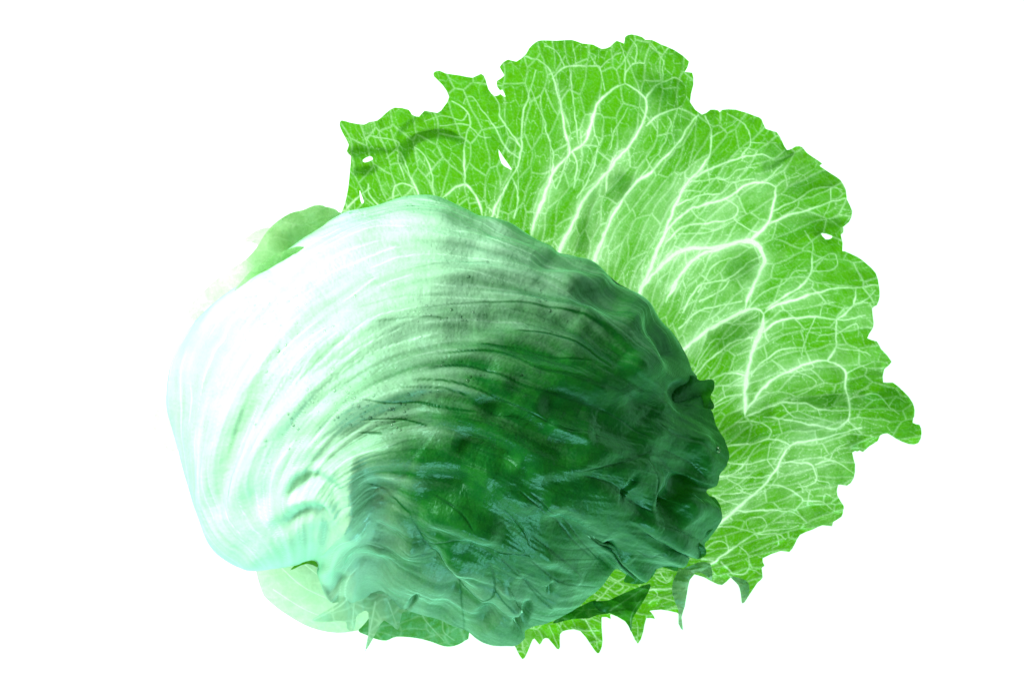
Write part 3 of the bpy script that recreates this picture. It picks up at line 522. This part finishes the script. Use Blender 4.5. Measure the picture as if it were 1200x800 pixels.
# sculpted folds: (points, sigma, amplitude px)
K3 = lambda *p: crop(420, 200, p); K4 = lambda *p: crop(420, 380, p); K5 = lambda *p: crop(640, 260, p); K6 = lambda *p: crop(640, 420, p)
K7 = lambda *p: crop(600, 540, p); K8 = lambda *p: crop(400, 540, p); J = lambda *p: crop(280, 600, p); I2 = lambda *p: crop(160, 420, p); I1 = lambda *p: crop(160, 220, p)
FOLDS = [
    # pale left side: long ribs sweeping round the base
    (I2((310, 800), (320, 620), (370, 420), (480, 180), (640, -40), (820, -180)), 7, 7), (I2((430, 800), (470, 640), (560, 470), (680, 280), (860, 120), (1050, 10)), 8, 10),
    (I2((365, 800), (390, 640), (470, 420), (590, 200)), 7, -6), (I2((250, 700), (200, 500), (190, 300), (260, 60)), 9, -7),
    (I2((520, 800), (580, 650), (690, 500), (840, 380), (1000, 300)), 12, -7), (I2((560, 330), (700, 190), (900, 60), (1040, 30)), 9, -6),
    (I1((380, 780), (500, 640), (590, 530), (640, 460)), 9, -8), (I1((840, 540), (960, 440), (1060, 340), (1200, 260)), 10, -4), (I1((700, 620), (860, 450), (1040, 280), (1200, 200)), 8, 4),
    (I1((640, 400), (520, 560), (400, 720)), 7, 6),
    # swirl round the base
    (I2((690, 680), (740, 610), (830, 560), (920, 600), (950, 680)), 5, -8), (I2((650, 720), (720, 560), (850, 520), (960, 580), (1000, 680), (960, 800)), 5, 7),
    (I2((700, 790), (770, 730), (850, 710), (900, 770)), 5, -8), (I2((690, 700), (800, 660), (900, 690), (920, 800)), 4, 6), (I2((560, 640), (660, 520), (820, 430), (1000, 430)), 8, 7), (J((130, 50), (200, 80), (330, 90), (390, 120)), 6, -6), (J((190, 90), (270, 30), (380, 20), (420, 80), (370, 130)), 5, -7), (J((0, 240), (130, 250), (250, 230), (330, 190)), 8, 6),
    # ridge that throws the hard edge at x = 415, and the hollow right of it
    (I2((1020, 430), (1010, 560), (1020, 680), (1010, 800), (1030, 880)), 6, 12), (J((520, 0), (470, 100), (400, 170), (350, 190)), 6, 9),
    (I2((1120, 460), (1110, 560), (1120, 700), (1110, 800)), 15, -15), (K8((160, 60), (180, 200), (200, 300)), 18, -8),
    # front folds
    (K3((0, 720), (150, 700), (300, 690), (480, 680), (600, 640)), 7, 7), (K4((0, 170), (150, 90), (330, 60), (560, 20), (760, -40)), 14, -11), (K4((0, 110), (120, 80), (200, 60)), 10, 5),
    (K4((0, 360), (150, 330), (300, 280), (480, 290), (640, 340), (800, 420), (960, 480), (1110, 500)), 9, 11), (K4((540, 360), (680, 420), (820, 500), (960, 570), (1080, 600)), 10, -17),
    (K4((250, 400), (420, 430), (560, 460), (700, 530), (840, 600), (940, 660)), 7, 9), (K4((440, 540), (600, 590), (760, 660)), 9, -14), (K4((60, 500), (200, 480), (420, 500)), 9, -8), (K4((840, 350), (960, 410), (1120, 450)), 8, -11),
    (K4((380, 130), (600, 120), (780, 190), (1000, 240), (1190, 290)), 6, 6), (K4((300, 210), (500, 190), (700, 250), (800, 290), (1000, 350), (1190, 420)), 5, -5), (K4((600, 210), (740, 300)), 8, 7), (K4((540, 40), (780, 40), (960, 80), (1120, 160)), 7, 5), (K4((560, 90), (780, 110), (1000, 160)), 6, -5),
    (K4((0, 620), (200, 600), (420, 660), (640, 700), (780, 690)), 8, 8), (K4((250, 720), (420, 760), (600, 760)), 12, -12), (K4((780, 700), (960, 690), (1190, 650)), 6, 6), (K4((850, 740), (1000, 720), (1150, 740)), 9, -5),
    (K3((0, 330), (200, 310), (420, 330), (600, 340), (900, 400), (1190, 530)), 7, 5), (K3((0, 450), (250, 380), (500, 370), (700, 420)), 9, -3), (K3((100, 250), (300, 220), (560, 200)), 7, 5), (K3((200, 560), (460, 500), (640, 480), (830, 500), (1000, 510), (1190, 530)), 6, 7), (K3((400, 560), (640, 530), (860, 560), (1100, 590)), 8, -4),
    (K3((560, 210), (700, 250), (850, 310), (940, 385)), 5, 6), (K3((560, 270), (760, 300), (900, 370)), 6, -6), (K3((940, 390), (1060, 410), (1160, 500)), 4, 5), (K3((800, 430), (960, 450), (1130, 520)), 6, -6), (K3((620, 620), (860, 640), (1050, 690), (1190, 790)), 8, 7), (K3((560, 700), (840, 690), (1050, 740)), 8, -7),
    # dark hollow and lips on the right
    (K5((0, 270), (200, 290), (300, 295), (400, 340), (500, 420), (600, 530), (680, 660)), 7, 10), (K5((330, 420), (430, 490), (500, 570), (530, 680), (560, 730)), 7, 13), (K5((440, 420), (540, 520), (600, 620), (640, 700)), 11, -24), (K5((100, 330), (250, 350), (380, 420)), 9, -9), (K5((0, 420), (150, 430), (300, 510), (430, 640), (500, 720)), 7, 9), (K5((150, 470), (300, 580), (420, 690)), 9, -9),
    (K6((350, 0), (480, 100), (540, 200), (500, 280)), 7, 9), (K6((380, 150), (440, 250), (510, 300)), 6, -8), (K6((540, 120), (640, 190), (700, 230)), 7, -9), (K6((520, 90), (640, 90), (720, 110)), 5, 8), (K6((500, 270), (560, 330), (680, 390), (760, 460)), 9, 7), (K6((520, 340), (640, 440), (740, 560)), 11, -9), (K6((200, 240), (330, 330), (480, 380)), 8, -10), (K6((200, 130), (350, 160), (500, 290)), 6, 6), (K6((0, 300), (120, 350), (240, 350)), 6, 8),
    (K6((160, 530), (320, 490), (500, 430)), 5, -6), (K6((500, 430), (600, 540), (700, 640), (740, 720)), 5, -5), (K6((180, 550), (320, 590), (430, 690), (520, 720)), 5, -5), (K6((520, 640), (580, 660), (640, 700)), 12, -24), (K6((370, 600), (410, 620)), 7, -9), (K6((600, 620), (690, 700), (740, 760)), 9, 13), (K6((740, 560), (760, 450), (700, 350)), 6, 6),
    # lower right and bottom
    (K7((130, 190), (260, 240), (380, 310), (460, 380), (540, 430), (580, 460)), 8, 15), (K7((160, 220), (290, 290), (400, 350), (480, 420), (530, 470)), 10, -20), (K7((430, 400), (500, 440), (540, 480)), 8, -14), (K7((120, 420), (240, 480), (330, 540)), 5, 7), (K7((150, 470), (250, 510), (310, 540)), 6, -7), (K7((120, 560), (170, 545), (220, 580), (160, 600)), 6, 6), (K7((160, 570), (190, 580)), 4, -7), (K7((0, 440), (140, 450), (300, 560), (460, 560)), 7, 7), (K7((20, 700), (60, 720), (90, 730)), 8, -15), (K7((20, 540), (120, 630), (190, 660)), 5, -5),
    (K7((700, 200), (760, 220), (820, 290)), 10, -16), (K7((600, 350), (720, 320), (800, 390), (880, 430)), 10, 8), (K7((560, 120), (600, 220), (640, 300)), 8, -6),
    (K8((360, 250), (480, 280), (620, 320), (760, 390)), 9, 12), (K8((360, 340), (500, 360), (620, 410), (760, 430)), 7, -11), (K8((350, 360), (460, 370), (600, 400)), 6, 6), (K8((320, 260), (380, 390), (470, 500), (540, 590), (660, 655)), 5, -10), (K8((440, 430), (560, 520), (600, 570)), 8, 9), (K8((400, 440), (480, 530), (560, 620)), 6, -7), (K8((80, 260), (200, 370), (330, 400)), 9, -11), (K8((120, 440), (270, 420), (390, 410)), 6, 7), (K8((380, 60), (560, 90), (700, 100)), 16, -12), (K8((560, 170), (700, 260), (860, 360)), 11, -10), (K8((700, 120), (820, 180), (900, 250)), 8, 7),
    (K8((0, 480), (140, 490), (260, 530)), 9, -15), (K8((130, 600), (260, 570), (400, 580), (520, 620)), 8, 9), (K8((60, 600), (160, 600), (250, 560)), 7, -10), (K8((700, 640), (720, 560), (700, 480)), 6, -5), (K8((640, 680), (680, 740), (710, 790)), 9, -14), (K8((760, 560), (800, 680), (830, 720)), 5, 6), (K8((830, 660), (820, 740)), 5, 7), (K8((420, 640), (480, 700), (540, 750)), 7, -6), (K8((320, 640), (350, 660)), 6, -10), (K8((880, 680), (1000, 640), (1130, 650)), 9, 6),
    (J((395, 240), (395, 330), (410, 410), (460, 440)), 5, 11), (J((440, 260), (450, 350), (500, 390)), 9, -14),
]
disp = np.zeros_like(PX)
for pts, sig, amp in FOLDS:
    (ax, ay), (bx_, by_) = pts[0], pts[1]
    if 418 <= ax <= 446 and ay < 510 and bx_ > ax:          # carry the fold on towards the leaf base
        l = math.hypot(bx_ - ax, by_ - ay); dx_, dy_ = (ax - bx_) / l, (ay - by_) / l; k_ = .7 + .6 * random.random()
        pts = [(ax + dx_ * 105 * k_, ay + dy_ * 105 * k_ + 62 * k_), (ax + dx_ * 55 * k_, ay + dy_ * 55 * k_ + 22 * k_)] + list(pts)
    stroke(PX, PY, pts, sig * 1.25, amp * .88, disp, .25)
front = np.clip(nz * 1.6 + .35, 0, 1)
disp *= front
# fine ribs along the flow and blisters between them
ribs = fbm(FU / 150, FV * 5.2, 5, 3)
rib2 = fbm(FU / 90, FV * 13, 15, 2)
e_h, id_h = vor_edge(FU / 55 + .4 * fbm(PX / 30, PY / 30, 61, 2), FV * 3.1, 31)
disp += front * (VATT * (1.5 * ribs + .30 * rib2) + 0.5 * VATT * np.sqrt(np.clip(e_h, 0, .5)) + 1.6 * fbm(PX / 30, PY / 30, 77, 3) + 2.2 * VATT * fbm(FU / 70, FV * 2.2, 78, 3))
# frilled rim
rimw = W * sstep(.86, 1.0, np.broadcast_to(T, W.shape))
z_r = rimw * (16 * fbm(TH[None, :] * 9 + 0 * PX, T * 3 + 0 * PX, 12, 2) + 12)
QX = PX + nx * disp; QY = PY + ny * disp; QZ = Zz + nz * disp + z_r
QZ = np.maximum(QZ, 1.0)
# pale by the base, green towards the rim; the lit side is painted in too
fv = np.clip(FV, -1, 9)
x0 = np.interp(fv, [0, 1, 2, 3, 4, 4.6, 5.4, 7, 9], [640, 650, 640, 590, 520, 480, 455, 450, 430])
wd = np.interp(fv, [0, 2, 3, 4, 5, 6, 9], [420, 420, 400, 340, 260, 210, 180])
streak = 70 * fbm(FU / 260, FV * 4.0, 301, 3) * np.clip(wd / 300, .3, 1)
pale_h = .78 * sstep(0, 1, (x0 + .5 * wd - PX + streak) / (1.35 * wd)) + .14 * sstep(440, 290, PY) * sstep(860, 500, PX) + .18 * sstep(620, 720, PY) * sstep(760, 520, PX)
pale_h = pale_h + .12 * np.exp(-.5 * (((PX - 630) / 110) ** 2 + ((PY - 305 - .35 * (PX - 630)) / 45) ** 2)) + .10 * sstep(650, 700, PY) * np.exp(-.5 * ((PX - 620) / 90) ** 2)  # painted: lit band at the upper right, sheen along the bottom
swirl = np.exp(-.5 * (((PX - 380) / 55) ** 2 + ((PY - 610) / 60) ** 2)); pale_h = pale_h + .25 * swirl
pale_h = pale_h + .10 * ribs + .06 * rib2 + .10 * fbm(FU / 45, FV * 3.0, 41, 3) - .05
# thin veins traced on the front, the shade of their grooves painted dark
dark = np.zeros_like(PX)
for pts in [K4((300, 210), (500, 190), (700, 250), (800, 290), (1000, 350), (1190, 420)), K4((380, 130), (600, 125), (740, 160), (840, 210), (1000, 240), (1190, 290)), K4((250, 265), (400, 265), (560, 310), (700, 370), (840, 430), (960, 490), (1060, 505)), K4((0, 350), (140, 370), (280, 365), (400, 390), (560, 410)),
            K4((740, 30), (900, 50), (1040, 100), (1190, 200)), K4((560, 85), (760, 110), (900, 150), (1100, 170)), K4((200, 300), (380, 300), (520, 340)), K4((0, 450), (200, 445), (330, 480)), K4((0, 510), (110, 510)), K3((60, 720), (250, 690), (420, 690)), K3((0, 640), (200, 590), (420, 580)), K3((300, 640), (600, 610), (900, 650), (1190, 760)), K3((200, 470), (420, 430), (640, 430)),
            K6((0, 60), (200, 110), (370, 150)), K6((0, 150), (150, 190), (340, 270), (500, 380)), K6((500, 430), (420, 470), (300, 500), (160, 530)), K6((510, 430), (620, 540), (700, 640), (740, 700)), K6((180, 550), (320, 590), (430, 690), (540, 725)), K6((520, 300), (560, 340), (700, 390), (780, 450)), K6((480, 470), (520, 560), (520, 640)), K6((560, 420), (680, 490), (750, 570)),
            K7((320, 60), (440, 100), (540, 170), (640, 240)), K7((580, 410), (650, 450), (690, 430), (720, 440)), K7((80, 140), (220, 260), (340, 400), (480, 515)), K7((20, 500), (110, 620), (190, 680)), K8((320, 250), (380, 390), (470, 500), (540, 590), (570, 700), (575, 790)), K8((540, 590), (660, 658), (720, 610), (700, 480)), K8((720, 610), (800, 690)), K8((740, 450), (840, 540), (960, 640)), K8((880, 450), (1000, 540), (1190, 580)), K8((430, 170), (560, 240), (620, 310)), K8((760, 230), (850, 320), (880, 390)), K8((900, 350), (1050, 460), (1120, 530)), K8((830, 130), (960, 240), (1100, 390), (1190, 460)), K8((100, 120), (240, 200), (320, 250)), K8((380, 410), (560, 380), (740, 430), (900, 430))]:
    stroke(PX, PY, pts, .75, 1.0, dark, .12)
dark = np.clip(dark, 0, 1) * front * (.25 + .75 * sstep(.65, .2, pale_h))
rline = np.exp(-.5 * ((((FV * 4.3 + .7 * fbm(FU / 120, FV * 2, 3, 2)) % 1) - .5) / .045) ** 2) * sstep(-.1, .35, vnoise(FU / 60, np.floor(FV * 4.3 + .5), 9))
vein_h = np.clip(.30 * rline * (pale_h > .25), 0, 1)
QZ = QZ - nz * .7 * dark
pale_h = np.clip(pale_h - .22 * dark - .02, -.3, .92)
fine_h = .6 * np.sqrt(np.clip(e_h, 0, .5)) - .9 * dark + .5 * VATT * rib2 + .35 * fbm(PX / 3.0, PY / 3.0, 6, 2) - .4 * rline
V = at(QX, QY, QZ).reshape(-1, 3)
I = np.arange(NT * NP).reshape(NP, NT); J2 = np.roll(I, -1, 1)
F = np.stack([I[:-1], J2[:-1], J2[1:], I[1:]], -1).reshape(-1, 4)[NT:]
# join the pole: one small fan
pole = np.stack([np.full(NT // 2, 0), J2[1][1::2], I[1][1::2], I[1][0::2]], -1)
if True:
    # outward faces: check one quad near the top
    q0 = V[F[NT * 40]]; nn = np.cross(q0[1] - q0[0], q0[2] - q0[0])
    if nn[2] < 0: F = F[:, ::-1]
    q0 = V[pole[3]]; nn = np.cross(q0[2] - q0[1], q0[3] - q0[1])
    if nn[2] < 0: pole = pole[:, ::-1]
F = np.r_[F, pole]
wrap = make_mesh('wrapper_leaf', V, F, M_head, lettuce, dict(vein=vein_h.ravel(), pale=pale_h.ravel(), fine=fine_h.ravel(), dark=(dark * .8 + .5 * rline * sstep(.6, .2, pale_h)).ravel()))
wrap['label'] = 'crumpled wrapper leaf, pale at its base and dark green at its frilled rim'

# heart: the packed inside of the head
nt, npz = 120, 60
th = np.linspace(-math.pi, math.pi, nt, endpoint=False); ph = np.linspace(0.02, math.pi - .02, npz)[:, None]
Rh = np.interp(th, TH, Rs) * .84
hr = Rh * np.sin(ph); hz = 196 + 178 * np.cos(ph) + 0 * hr
hz = np.maximum(hz + 6 * fbm(th[None, :] * 4 + 0 * hz, ph * 4 + 0 * hz, 3, 3) * np.sin(ph), 0)
V = at(CX + hr * np.cos(th), CY + hr * np.sin(th), hz).reshape(-1, 3)
I = np.arange(nt * npz).reshape(npz, nt); J2 = np.roll(I, -1, 1)
F = np.stack([I[:-1], I[1:], J2[1:], J2[:-1]], -1).reshape(-1, 4)
make_mesh('heart', V, F, M_heart, lettuce)

# ---- smaller leaves, folded edges and added shade layers -----------------------------
def blade(name, outline, zfun, mat, pale=.2, k=0, veins=(), g=1.0, parent=None, vein_l=(26, 14), vstr=.4, palef=None, rough=2.5, n=3):
    def f(X, Y, edge):
        z = zfun(X, Y) + rough * fbm(X / 16, Y / 16, k, 3) + rough * .8 * sstep(14, 0, edge) * fbm(X / 9, Y / 9, k + 3, 2)
        e, c = vor_edge(X / vein_l[0] + .3 * fbm(X / 20, Y / 20, k, 2), Y / vein_l[1] + .3 * fbm(X / 20, Y / 20, k + 1, 2), k + 7)
        v = np.exp(-.5 * (e / .05) ** 2) * vstr
        for p, w in veins:
            d, t, s = seg_dist(X, Y, smooth(p, 4)); v = np.maximum(v, np.exp(-.5 * (d / (w * (.8 - .35 * t))) ** 2) * (.30 + .2 * w * (1 - t)))
        pl = pale + .08 * fbm(X / 14, Y / 14, k + 5, 3) + (palef(X, Y) if palef else 0)
        return np.maximum(z, 1), dict(vein=np.clip(v, 0, 1), pale=np.clip(pl, -.2, .95), fine=np.sqrt(np.clip(e, 0, .5)) * .6 + .3 * fbm(X / 2.5, Y / 2.5, k, 2)), (0, 0)
    return sheet(name, outline, g, f, mat, parent or lettuce, (), n)

# pale leaf under the base, bottom left
blade('lower_leaf', [(300, 645), (306, 690), (318, 706), (340, 722), (365, 735), (395, 741), (425, 737), (450, 730), (480, 720), (500, 660), (480, 600), (430, 580), (380, 590), (340, 610)],
      lambda X, Y: 128 - .5 * np.clip(np.hypot(X - 410, Y - 640) - 20, 0, 200), M_frill, .74, 3, [([(330, 665), (360, 690), (420, 715)], .6), ([(350, 655), (390, 685), (440, 705)], .6), ([(320, 690), (360, 715), (400, 728)], .5)], vstr=.06)
blade('lower_leaf', crop(280, 600, [(560, 555), (600, 575), (640, 592), (690, 600), (740, 582), (830, 588), (900, 605), (960, 626), (1010, 625), (1060, 600), (1080, 560), (1080, 300), (900, 200), (760, 220), (660, 420), (590, 520)]),
      lambda X, Y: 150 - .7 * np.clip(Y - 700, -40, 60), M_frill, .14, 9, [(crop(280, 600, [(840, 420), (870, 500), (960, 600)]), 1.0), (crop(280, 600, [(955, 510), (960, 560), (1010, 600)]), .8)], vstr=.2)
# frilled tips at the bottom left rim
blade('lower_leaf', [(340, 668), (352, 656), (366, 644), (380, 640), (400, 650), (392, 676), (378, 668), (360, 660)], lambda X, Y: 140 + 0 * X, M_spread, .02, 91, vstr=.1)
blade('frilled_edge', crop(280, 600, [(500, 355), (520, 350), (545, 372), (640, 380), (780, 390), (850, 405), (840, 420), (790, 460), (765, 470), (750, 540), (735, 545), (680, 505), (645, 560), (592, 652), (605, 580), (607, 470), (580, 465), (550, 490), (545, 540), (525, 557), (505, 540), (500, 510), (420, 512), (340, 506), (400, 465), (460, 430), (490, 395)]),
      lambda X, Y: 215 - .7 * np.clip(Y - 690, -20, 80) + 6 * np.sin(X / 7), M_frill, .38, 14, [(crop(280, 600, [(530, 380), (470, 440), (350, 503)]), 1.0), (crop(280, 600, [(640, 420), (620, 520), (596, 640)]), 1.0), (crop(280, 600, [(540, 420), (530, 540)]), .8), (crop(280, 600, [(700, 420), (740, 530)]), .8)], vstr=.2, n=2,
      palef=lambda X, Y: .30 * sstep(465, 410, X))  # tips paled to stand in for table light shining through
# back leaf along the top left, paled leftward to stand in for glare
bl = blade('back_leaf', crop(160, 220, [(240, 580), (290, 510), (350, 450), (420, 395), (500, 345), (560, 285), (600, 220), (650, 165), (720, 120), (780, 105), (830, 85), (880, 88), (930, 100), (960, 118), (1045, 115), (1080, 150), (980, 260), (860, 340), (720, 420), (600, 520), (480, 640), (400, 700), (300, 660)]),
      lambda X, Y: 225 + 9 * np.sin((X - Y) / 14.0) - .28 * np.clip(380 - X, 0, 300), M_spread, .40, 21, [], vstr=.10, palef=lambda X, Y: .55 * sstep(345, 265, X))
blade('back_leaf', crop(160, 220, [(420, 540), (500, 430), (560, 370), (640, 320), (720, 285), (770, 275), (840, 300), (800, 360), (700, 430), (560, 560), (460, 600)]),
      lambda X, Y: 268 + 6 * np.sin((X + Y) / 20.0) - .3 * np.clip(340 - X, 0, 300), M_spread, .40, 27, vstr=.08, palef=lambda X, Y: .55 * sstep(315, 262, X))
for kq, pl in enumerate([I1((500, 360), (600, 270), (700, 200), (770, 130), (830, 84), (890, 95), (840, 170), (720, 270), (600, 345)), I1((900, 200), (960, 120), (1050, 118), (1000, 200), (900, 260), (860, 250)), I1((520, 420), (600, 360), (700, 310), (790, 280), (740, 350), (660, 400), (580, 430))]):
    blade('fold_or_shade_layer', pl, lambda X, Y: 205 - .28 * np.clip(380 - X, 0, 300), M_spread, .2, 121 + kq, vstr=.05, parent=bl, rough=1.5)  # strips added beneath the back leaf to darken its fold stripes
blade('leaf_tip', crop(160, 220, [(505, 250), (540, 215), (580, 195), (640, 190), (760, 260), (760, 380), (640, 330), (560, 262)]), lambda X, Y: 190 + .2 * X - 60, M_spread, .85, 33, vstr=.1)
blade('leaf_tip', crop(160, 420, [(65, 260), (85, 200), (110, 170), (220, 200), (340, 260), (340, 420), (200, 430), (150, 430), (100, 370), (75, 320)]), lambda X, Y: 165 - .5 * (X - 180), M_spread, .95, 35, vstr=.1)

# lobes of the wrapper rim on the right
W_ = wrap
blade('rim_lobe', K6((430, 60), (520, 88), (600, 95), (650, 84), (690, 80), (720, 102), (760, 98), (785, 102), (788, 140), (770, 180), (787, 215), (780, 238), (735, 232), (690, 250), (640, 252), (570, 222), (500, 160)),
      lambda X, Y: 262 - .95 * np.clip(X - 765, -20, 80) + 7 * np.sin((X + Y) / 9), M_frill, -.10, 41, [(K6((520, 110), (640, 190), (710, 235)), .9)], vstr=-.05, rough=4, parent=W_)
blade('rim_lobe', K6((690, 560), (745, 635), (790, 650), (820, 700), (812, 760), (780, 800), (745, 840), (700, 850), (690, 780), (720, 720)),
      lambda X, Y: 205 - .6 * np.clip(X - 815, -20, 60) + 5 * np.sin(Y / 8), M_frill, -.05, 43, vstr=-.05, rough=4, parent=W_)
blade('rim_lobe', K7((640, 330), (720, 300), (800, 330), (860, 370), (905, 405), (908, 440), (870, 457), (830, 445), (800, 415), (770, 430), (700, 440), (640, 420)),
      lambda X, Y: 232 - .5 * np.clip(X - 770, -20, 60) - .3 * np.clip(Y - 630, 0, 60), M_frill, -.05, 45, vstr=-.05, rough=4, parent=W_)
blade('rim_lobe', K7((640, 430), (720, 440), (800, 425), (780, 470), (775, 515), (720, 500), (685, 495), (660, 540), (610, 575), (540, 570), (525, 555), (560, 490), (580, 440)),
      lambda X, Y: 208 - .5 * np.clip(Y - 655, -20, 60), M_frill, .02, 47, [(K7((580, 410), (650, 450), (710, 440)), .8)], vstr=-.05, rough=3, parent=W_)
# folded edges of the spread leaf along the bottom
S_ = spread
def spz(X, Y):
    return SPZ[2][np.clip((Y - SPZ[1]).astype(int), 0, SPZ[2].shape[0] - 1), np.clip((X - SPZ[0]).astype(int), 0, SPZ[2].shape[1] - 1)]
blade('fold_or_shade_layer', crop(540, 600, [(620, 418), (690, 412), (760, 380), (885, 334), (870, 390), (840, 440), (805, 500), (800, 560), (785, 530), (760, 500), (700, 472), (650, 460)]),
      lambda X, Y: spz(X, Y) + 7 + .22 * np.clip(X - 695, 0, 90), M_frill, .02, 51, [(crop(540, 600, [(700, 460), (790, 400), (880, 340)]), .9), (crop(540, 600, [(800, 550), (800, 480), (850, 400)]), .8)], vstr=.1, parent=S_)
blade('fold_or_shade_layer', crop(760, 560, [(140, 400), (160, 425), (230, 395), (290, 400), (298, 480), (270, 455), (230, 440), (200, 462), (185, 510), (170, 600), (155, 650), (162, 712), (140, 680), (140, 620), (112, 545), (115, 480), (135, 440)]),
      lambda X, Y: spz(X, Y) + 6 + .3 * np.clip(835 - X, 0, 60), M_frill, .50, 53, vstr=.1, parent=S_, rough=3, n=2)
blade('fold_or_shade_layer', crop(760, 560, [(385, 462), (430, 468), (468, 490), (470, 545), (440, 588), (432, 540), (420, 500)]), lambda X, Y: spz(X, Y) + 5 + .4 * np.clip(880 - X, 0, 40), M_frill, .42, 55, vstr=.1, parent=S_)
blade('fold_or_shade_layer', crop(540, 600, [(430, 520), (480, 480), (560, 440), (630, 410), (640, 440), (700, 470), (640, 480), (600, 495), (520, 500)]), lambda X, Y: spz(X, Y) + 7, M_frill, .06, 57, vstr=.3, parent=S_)
# sheets added close under the blade to darken its folds like shade
for kq, (pl, dz) in enumerate([(C_((440, 400), (500, 350), (570, 303), (600, 320), (540, 350), (500, 380)), 9), (C_((560, 480), (620, 430), (700, 400), (780, 420), (780, 470), (700, 480), (600, 540)), 14),
        (E((400, 180), (480, 172), (560, 160), (690, 160), (695, 232), (560, 238), (470, 212), (400, 212)), 9), (C_((520, 790), (620, 730), (700, 680), (780, 640), (830, 660), (822, 700), (740, 690), (680, 700), (600, 740)), 10),
        (B((590, 800), (620, 745), (680, 720), (740, 740), (720, 800), (640, 850)), 12), ([(674, 292), (682, 258), (692, 228), (700, 216), (696, 245), (690, 275), (688, 292)], 6), (E((90, 310), (160, 290), (260, 300), (320, 340), (300, 380), (140, 400), (110, 370)), 14),
       
        (E((690, 392), (720, 370), (756, 338), (748, 430), (720, 425)), 6), (D((60, 470), (160, 370), (270, 345), (270, 400), (200, 470), (80, 530)), 12), (D((140, 110), (260, 70), (290, 90), (280, 150), (200, 200), (150, 190)), 12), (D((720, 700), (840, 720), (920, 690), (1000, 770), (990, 850), (860, 800), (720, 780)), 14),
        (B((740, 230), (900, 290), (990, 300), (960, 400), (860, 430), (800, 370)), 16)]):
    blade('fold_or_shade_layer', pl, (lambda X, Y, dz=dz: spz(X, Y) - dz), M_spread, .25, 70 + kq, vstr=.1, parent=S_, rough=1.0, g=2.0)
# the curl on the upper left: hidden layers added to darken a band
for kq, pl in enumerate([A((345, 505), (352, 440), (400, 395), (470, 368), (560, 362), (640, 390), (660, 440), (600, 420), (540, 414), (480, 417), (430, 440), (400, 480), (375, 530), (355, 530)),
                         A((110, 480), (118, 450), (200, 440), (290, 455), (340, 440), (345, 385), (380, 335), (440, 305), (390, 355), (352, 400), (345, 455), (270, 480), (190, 488), (150, 500)), A((128, 578), (150, 545), (200, 532), (250, 530), (240, 560), (200, 585), (160, 582))]):
    blade('fold_or_shade_layer', pl, lambda X, Y: spz(X, Y) - 3.5, M_spread, .42, 161 + kq, vstr=.1, parent=S_, rough=.5)

# ---- water -------------------------------------------------------
def droplet_verts(c, n, r, seg=10, rings=5, flat=.55):
    n = Vector(n).normalized(); t = n.orthogonal().normalized(); b = n.cross(t)
    vs_ = []; fs = []
    for i in range(rings):
        a_ = (i / rings) * math.pi / 2
        for j in range(seg):
            w = 2 * math.pi * j / seg
            p = Vector(c) + (t * math.cos(w) + b * math.sin(w)) * r * math.cos(a_) + n * (r * flat * math.sin(a_) - r * .08)
            vs_.append(p)
    vs_.append(Vector(c) + n * r * (flat - .08)); top = len(vs_) - 1
    vs_.append(Vector(c) - n * r * .12); bot = len(vs_) - 1
    for i in range(rings - 1):
        for j in range(seg):
            k = (j + 1) % seg
            fs.append((i * seg + j, i * seg + k, (i + 1) * seg + k, (i + 1) * seg + j))
    return vs_, fs, top, bot, seg, rings
def droplets(name, items):
    V = []; F = []
    for c, n, r in items:
        v, f, top, bot, sg_, rg = droplet_verts(c, n, r); o_ = len(V); V += [tuple(p) for p in v]
        F += [tuple(i + o_ for i in q_) for q_ in f]
        for j in range(sg_):
            k = (j + 1) % sg_
            F.append((o_ + (rg - 1) * sg_ + j, o_ + (rg - 1) * sg_ + k, o_ + top)); F.append((o_ + k, o_ + j, o_ + bot))
    me = bpy.data.meshes.new(name); me.from_pydata(V, [], F); me.polygons.foreach_set('use_smooth', [True] * len(F)); me.materials.append(M_water)
    ob = bpy.data.objects.new(name, me); COL.objects.link(ob); return ob
P3 = at(QX, QY, QZ)
mx, my, mz = grid_normals(P3[..., 0], P3[..., 1], P3[..., 2])
sg = np.sign(mz[NP // 5].mean()); mx, my, mz = mx * sg, my * sg, mz * sg
def on_head(px, py):
    k = np.argmin((PX - px) ** 2 + (PY - py) ** 2 + 1e6 * (mz < .1)); i, j = np.unravel_index(k, PX.shape)
    return P3[i, j], (mx[i, j], my[i, j], mz[i, j])
items = []
for (cx, cy, sx, sy, cnt) in [(440, 480, 60, 22, 90), (400, 465, 25, 20, 40), (350, 400, 50, 60, 60), (480, 245, 30, 9, 30), (300, 360, 25, 30, 30), (520, 370, 50, 10, 30), (620, 330, 70, 40, 25), (330, 520, 30, 40, 25), (560, 440, 60, 25, 20), (400, 250, 40, 8, 15)]:
    for _ in range(cnt):
        x = RNG.normal(cx, sx * .6); y = RNG.normal(cy, sy * .6)
        c, n = on_head(x, y)
        if n[2] < .1: continue
        items.append((c, n, S * (.7 + 1.5 * RNG.random() ** 3)))
dw = droplets('water_droplets', items)
dw['kind'] = 'stuff'; dw['label'] = 'fine water droplets scattered over the pale wrapper leaf'; dw['category'] = 'water'
c, n = on_head(841, 527)
d1 = droplets('water_drop', [(c, n, S * 4.2)]); d1['label'] = 'large water drop on the dark rim of the wrapper leaf'; d1['category'] = 'water drop'
